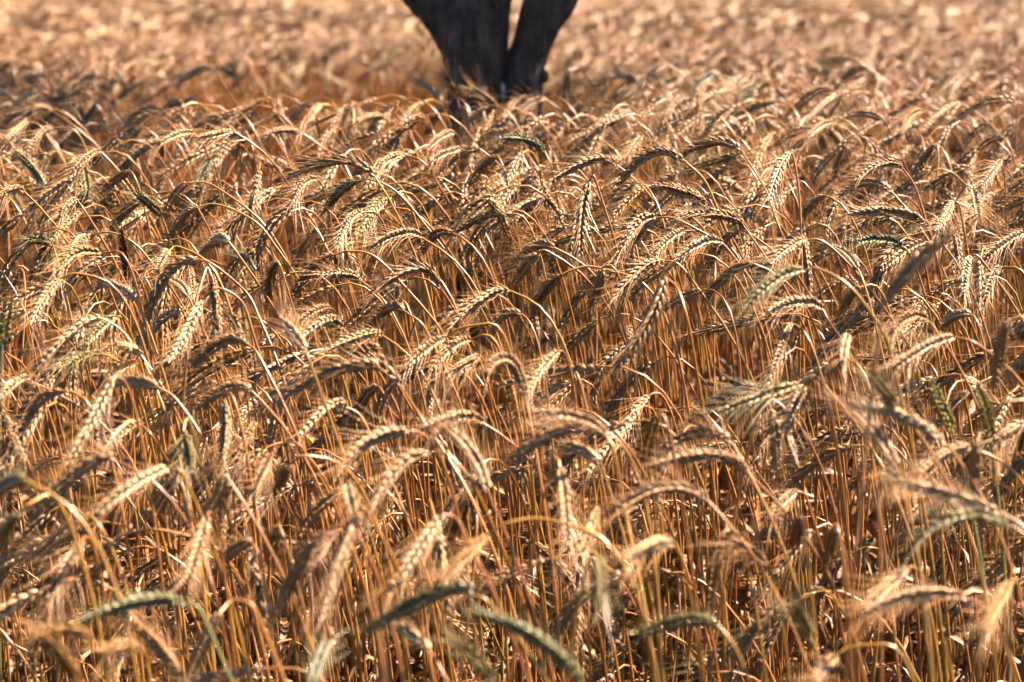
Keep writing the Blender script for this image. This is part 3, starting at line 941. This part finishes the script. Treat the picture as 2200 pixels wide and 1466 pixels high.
# bare tillers and dead leaves that fill the space between the stalks
for k in range(6):
    rng = np.random.default_rng(400 + k)
    s, l = MB(), MB()
    for q in range(3):
        b = np.array([rng.normal(0, 0.02), rng.normal(0, 0.02), 0]); h = rng.uniform(0.5, 1.02)
        e = b + np.array([rng.normal(-0.05, 0.10), rng.normal(0, 0.08), h])
        P = bez3(b, b + (0, 0, h * 0.4), e - (rng.normal(-0.03, 0.03), 0, h * 0.25), e, 9)
        tube(s, P, np.linspace(0.0021, 0.0014, 9), 6)
        for _ in range(3):
            p = P[int(rng.integers(3, 9))]; a = rng.uniform(0, 6.28)
            leaf_strip(l, p, (math.cos(a), math.sin(a), 0.8), rng.uniform(0.08, 0.26), rng.uniform(0.006, 0.013), rng.uniform(2, 8), rng.uniform(-7, 7), rng, 8)
    link(f'm{k:02d}', joined(f'tiller{k}', [(s, STEM['y' if k == 3 else 's']), (l, LEAFM)]), coll=PROTO)
N_TILL = 6
# leafy lower growth under the ears, added further in to keep out sun
for k in range(4):
    rng = np.random.default_rng(450 + k)
    s, l = MB(), MB()
    for q in range(2):
        b = np.array([rng.normal(0, 0.03), rng.normal(0, 0.03), 0]); h = rng.uniform(0.58, 0.80)
        e = b + np.array([rng.normal(-0.03, 0.08), rng.normal(0, 0.08), h])
        P = bez3(b, b + (0, 0, h * 0.4), e - (rng.normal(-0.03, 0.03), 0, h * 0.25), e, 9)
        tube(s, P, np.linspace(0.0021, 0.0014, 9), 4)
        for _ in range(5):
            p = P[int(rng.integers(3, 9))]; a = rng.uniform(0, 6.28)
            leaf_strip(l, p, (math.cos(a), math.sin(a), 0.55), rng.uniform(0.14, 0.30), rng.uniform(0.010, 0.017), rng.uniform(1.5, 5), rng.uniform(-4, 4), rng, 6)
    link(f'n{k:02d}', joined(f'leafy{k}', [(s, STEM['s']), (l, LEAFM)]), coll=PROTO)
N_LEAFY = 4
# patches of some forty stalks, for the far field
for k in range(4):
    rng = np.random.default_rng(500 + k)
    s, e, a = MB(), MB(), MB()
    for q in range(44):
        kd = rng.integers(0, N_STALK)
        x, y = rng.uniform(-0.24, 0.24, 2); h = 1.2 - abs(rng.normal(0, 0.11)); dr = rng.uniform(0.5, 1.7); L = rng.uniform(0.1, 0.125)
        az = rng.normal(math.pi, 0.9); dx = np.array([math.cos(az), math.sin(az), 0])
        ang = np.linspace(-0.35, dr, 7); P = [np.array([x, y, h])]
        for t in ang[1:]: P.append(P[-1] + (dx * math.cos(t) + np.array([0, 0, -math.sin(t)])) * L / 6)
        P = np.array(P)
        tube(e, P, np.array([.003, .0058, .0064, .0062, .0055, .004, .001]), 5)
        st = bez3(P[0], P[0] + unit(P[0] - P[1]) * 0.08, np.array([x, y, h * 0.6]) - dx * 0.08, np.array([x, y, 0.3]) - dx * 0.1, 7)
        tube(s, st, 0.0019, 3)
        for _ in range(9):
            t = rng.random(); p = P[int(t * 6)]; d = unit(unit(P[-1] - P[0]) + rng.normal(0, 0.35, 3))
            tube(a, np.array([p, p + d * 0.05]), np.array([0.0005, 0.0002]), 3)
    link(f'z{k:02d}', joined(f'patch{k}', [(s, STEM['s']), (e, MAT['t']), (a, AWN['t'])]), coll=PROTO)

# ------------------------------------------------------------------ where they stand
def in_clearing(x, y):
    return ((x + 0.28) / 0.58) ** 4 + ((y - 6.8) / 1.95) ** 4 < 1.0 or (x - TREE[0]) ** 2 + (y - TREE[1]) ** 2 < 0.16 ** 2
pos, rot, scl, idx = [], [], [], []
TP = np.concatenate(TRACED_PTS)
def crowds(x, y, z, rz, sc, i):
    """would this ear stand right in front of one of the single stalks' ears"""
    E = PROTO_E[i][::4] * sc
    c, s_ = math.cos(rz), math.sin(rz)
    for p in E:
        X, Y, D = view((x + c * p[0] - s_ * p[1], y + s_ * p[0] + c * p[1], z + p[2]))
        near = TP[:, 2] > D - 0.03
        if near.any() and (((TP[near, 0] - X) ** 2 + (TP[near, 1] - Y) ** 2) < 24 ** 2).any(): return True
    return False
def put(x, y, z, rz, tilt, s, i):
    pos.append((x, y, z)); rot.append((RNG.normal(0, tilt), RNG.normal(0, tilt), rz)); scl.append(s); idx.append(i)
SINGLES = []
def scatter(y0, y1, margin, dens, dens_till):
    area = (y1 - y0) * 2 * (0.19 * (y0 + y1) / 2 + margin)
    for kind_, dn in (('s', dens), ('t', dens_till)):
        for _ in range(int(area * dn)):
            y = RNG.uniform(y0, y1); x = RNG.uniform(-1, 1) * (0.19 * y + margin)
            if in_clearing(x, y): continue
            patchy = 0.5 + 0.5 * math.sin(x * 3.7 + 1.3 * math.sin(y * 2.9)) * math.sin(y * 4.3 + x * 1.1)
            if y < 5 and RNG.random() > 0.55 + 0.45 * patchy: continue
            rz = RNG.normal(0.10, 0.75)
            if RNG.random() < 0.10: rz = RNG.uniform(-3.1, 3.1)
            if kind_ == 't':
                put(x, y, -RNG.uniform(0.0, 0.35) * (1.4 - canopy(y)), RNG.uniform(0, 6.28), 0.30, RNG.uniform(0.85, 1.05) * canopy(y) / 1.2, N_STALK + N_LIGHT + (int(RNG.integers(0, N_TILL)) if y < 3.75 and (y < 3.42 or RNG.random() < 0.5) else N_TILL + int(RNG.integers(0, N_LEAFY))))
            else:
                i = int(RNG.integers(0, N_STALK - 3)) if RNG.random() < 0.975 else int(RNG.choice([N_STALK - 3, N_STALK - 1]))
                low = abs(RNG.normal(0, 0.055)) + (RNG.random() < (0.55 if y < 3.7 else 0.3)) * RNG.uniform(0.0, 0.36 if y < 4.0 else 0.12)
                if y > 5.4: i = N_STALK + int(RNG.integers(0, N_LIGHT))
                sc = RNG.uniform(0.86, 1.12)
                z = canopy(y) - low - PROTO_H[i] * sc + 0.012
                if y < 5.2 and crowds(x, y, z, rz, sc, i): continue
                put(x, y, z, rz, 0.14 if y < 3.7 else 0.09, sc, i)
scatter(0.8, 2.45, 0.6, 170, 50)  # unseen rows under the view, added to block low sky light from the stems
scatter(2.62, 3.0, 0.6, 70, 16)
scatter(3.0, 3.3, 0.65, 250, 60)
scatter(3.3, 3.7, 0.65, 380, 150)
scatter(3.7, 5.2, 0.75, 270, 230)
for _ in range(60):                                            # thick stand right in front of the tree
    x, y = RNG.uniform(-0.45, 0.40), RNG.uniform(4.35, 4.98)
    i = int(RNG.integers(0, N_STALK - 3)); sc = RNG.uniform(0.9, 1.08)
    put(x, y, 1.243 - abs(RNG.normal(0, 0.02)) - PROTO_H[i] * sc, RNG.normal(0.1, 0.8), 0.07, sc, i)
scatter(5.2, 8.6, 0.8, 290, 90)
scatter(8.6, 10.6, 0.9, 270, 0)
# far patches, out to the end of the field
yy = 10.4
while yy < 42:
    half = 0.19 * yy + 1.5
    x = -half
    while x < half:
        if yy < 27.5 - 0.42 * x - 2.0:
            put(x + RNG.normal(0, 0.06), yy + RNG.normal(0, 0.06), RNG.normal(0, 0.035) + 0.02 * math.sin(x * 1.3 + yy), RNG.choice([0, 0.35, -0.35, 0.6]), 0.02, RNG.uniform(0.95, 1.06), N_STALK + N_LIGHT + N_TILL + N_LEAFY + int(RNG.integers(0, 4)))
        x += 0.36
    yy += 0.36

# a number of the largest of these become stalks of their own, the others stay one crop
cand = []
for k in range(len(pos)):
    if idx[k] < N_STALK:
        X, Y, D = view((pos[k][0], pos[k][1], pos[k][2] + PROTO_H[idx[k]]))
        if 20 < X < 2180 and 20 < Y < 1400 and D < 3.75: cand.append((D + 0.25 * RNG.random(), k, X, Y))
cand.sort()
chosen = {k: (X, Y) for _, k, X, Y in cand[:max(0, 300 - len(RECS))]}
PARTS = {}
def part_meshes(i):
    if i not in PARTS:
        s, e, a, l, kd, sm = PIECES[i]
        PARTS[i] = [('stem', s.mesh('stem', sm)), ('ear', e.mesh('ear', MAT[kd])), ('beard', a.mesh('beard', AWN[AW[kd]])), ('leaf', l.mesh('leaf', LEAFM) if l.n else None)]
    return PARTS[i]
LOOSE = {}
for k, (X, Y) in chosen.items():
    r = link('rye_stalk', None)
    r.location = pos[k]; r.rotation_euler = rot[k]; r.scale = (scl[k],) * 3
    row, col = px_words(X, Y)
    ear = None
    for nm, me in part_meshes(idx[k]):
        if me is None: continue
        o = link(nm, me, ear if nm == 'beard' else r)
        if nm == 'ear': ear = o
    lab = f'{COLW[KINDS[idx[k]]]} rye stalk {row}, {col}'
    LOOSE.setdefault(lab, []).append((X, r))
    tag(r, lab, 'rye', 'single stalks in the front of the rye field')
for lab, lst in LOOSE.items():
    for q, (x, r) in enumerate(sorted(lst, key=lambda z: z[0])):
        if len(lst) > 1: r['label'] = lab + ', ' + ORD[min(q, 9)]
keep = [k for k in range(len(pos)) if k not in chosen]

def crop():
    P = np.array([pos[k] for k in keep]); R = np.array([rot[k] for k in keep]); S = np.array([scl[k] for k in keep]); I = np.array([idx[k] for k in keep])
    me = bpy.data.meshes.new('rye_crop')
    me.vertices.add(len(P)); me.vertices.foreach_set('co', P.astype(np.float32).ravel())
    for nm, ty, dat in (('turn', 'FLOAT_VECTOR', R), ('size', 'FLOAT', S), ('sort', 'INT', I)):
        at_ = me.attributes.new(nm, ty, 'POINT')
        at_.data.foreach_set('vector' if ty == 'FLOAT_VECTOR' else 'value', dat.astype(np.int32 if ty == 'INT' else np.float32).ravel())
    me.update()
    o = link('rye_crop', me)
    tag(o, 'ripe golden rye crop filling the field to its far end', 'rye field', kind='stuff')
    ng = bpy.data.node_groups.new('crop', 'GeometryNodeTree')
    ng.interface.new_socket('Geometry', in_out='INPUT', socket_type='NodeSocketGeometry')
    ng.interface.new_socket('Geometry', in_out='OUTPUT', socket_type='NodeSocketGeometry')
    N, L = ng.nodes, ng.links
    gi, go = N.new('NodeGroupInput'), N.new('NodeGroupOutput')
    iop = N.new('GeometryNodeInstanceOnPoints')
    ci = N.new('GeometryNodeCollectionInfo')
    ci.inputs['Collection'].default_value = PROTO
    ci.inputs['Separate Children'].default_value = True
    ci.inputs['Reset Children'].default_value = True
    def attr(nm, ty):
        a = N.new('GeometryNodeInputNamedAttribute'); a.data_type = ty; a.inputs['Name'].default_value = nm
        return a.outputs['Attribute']
    e2r = N.new('FunctionNodeEulerToRotation')
    L.new(gi.outputs[0], iop.inputs['Points'])
    L.new(ci.outputs[0], iop.inputs['Instance'])
    iop.inputs['Pick Instance'].default_value = True
    L.new(attr('sort', 'INT'), iop.inputs['Instance Index'])
    L.new(attr('turn', 'FLOAT_VECTOR'), e2r.inputs[0]); L.new(e2r.outputs[0], iop.inputs['Rotation'])
    L.new(attr('size', 'FLOAT'), iop.inputs['Scale'])
    L.new(iop.outputs[0], go.inputs[0])
    md = o.modifiers.new('stand', 'NODES'); md.node_group = ng
crop()
print('STALKS', len(RECS), 'single', len(chosen), 'crop', len(keep))
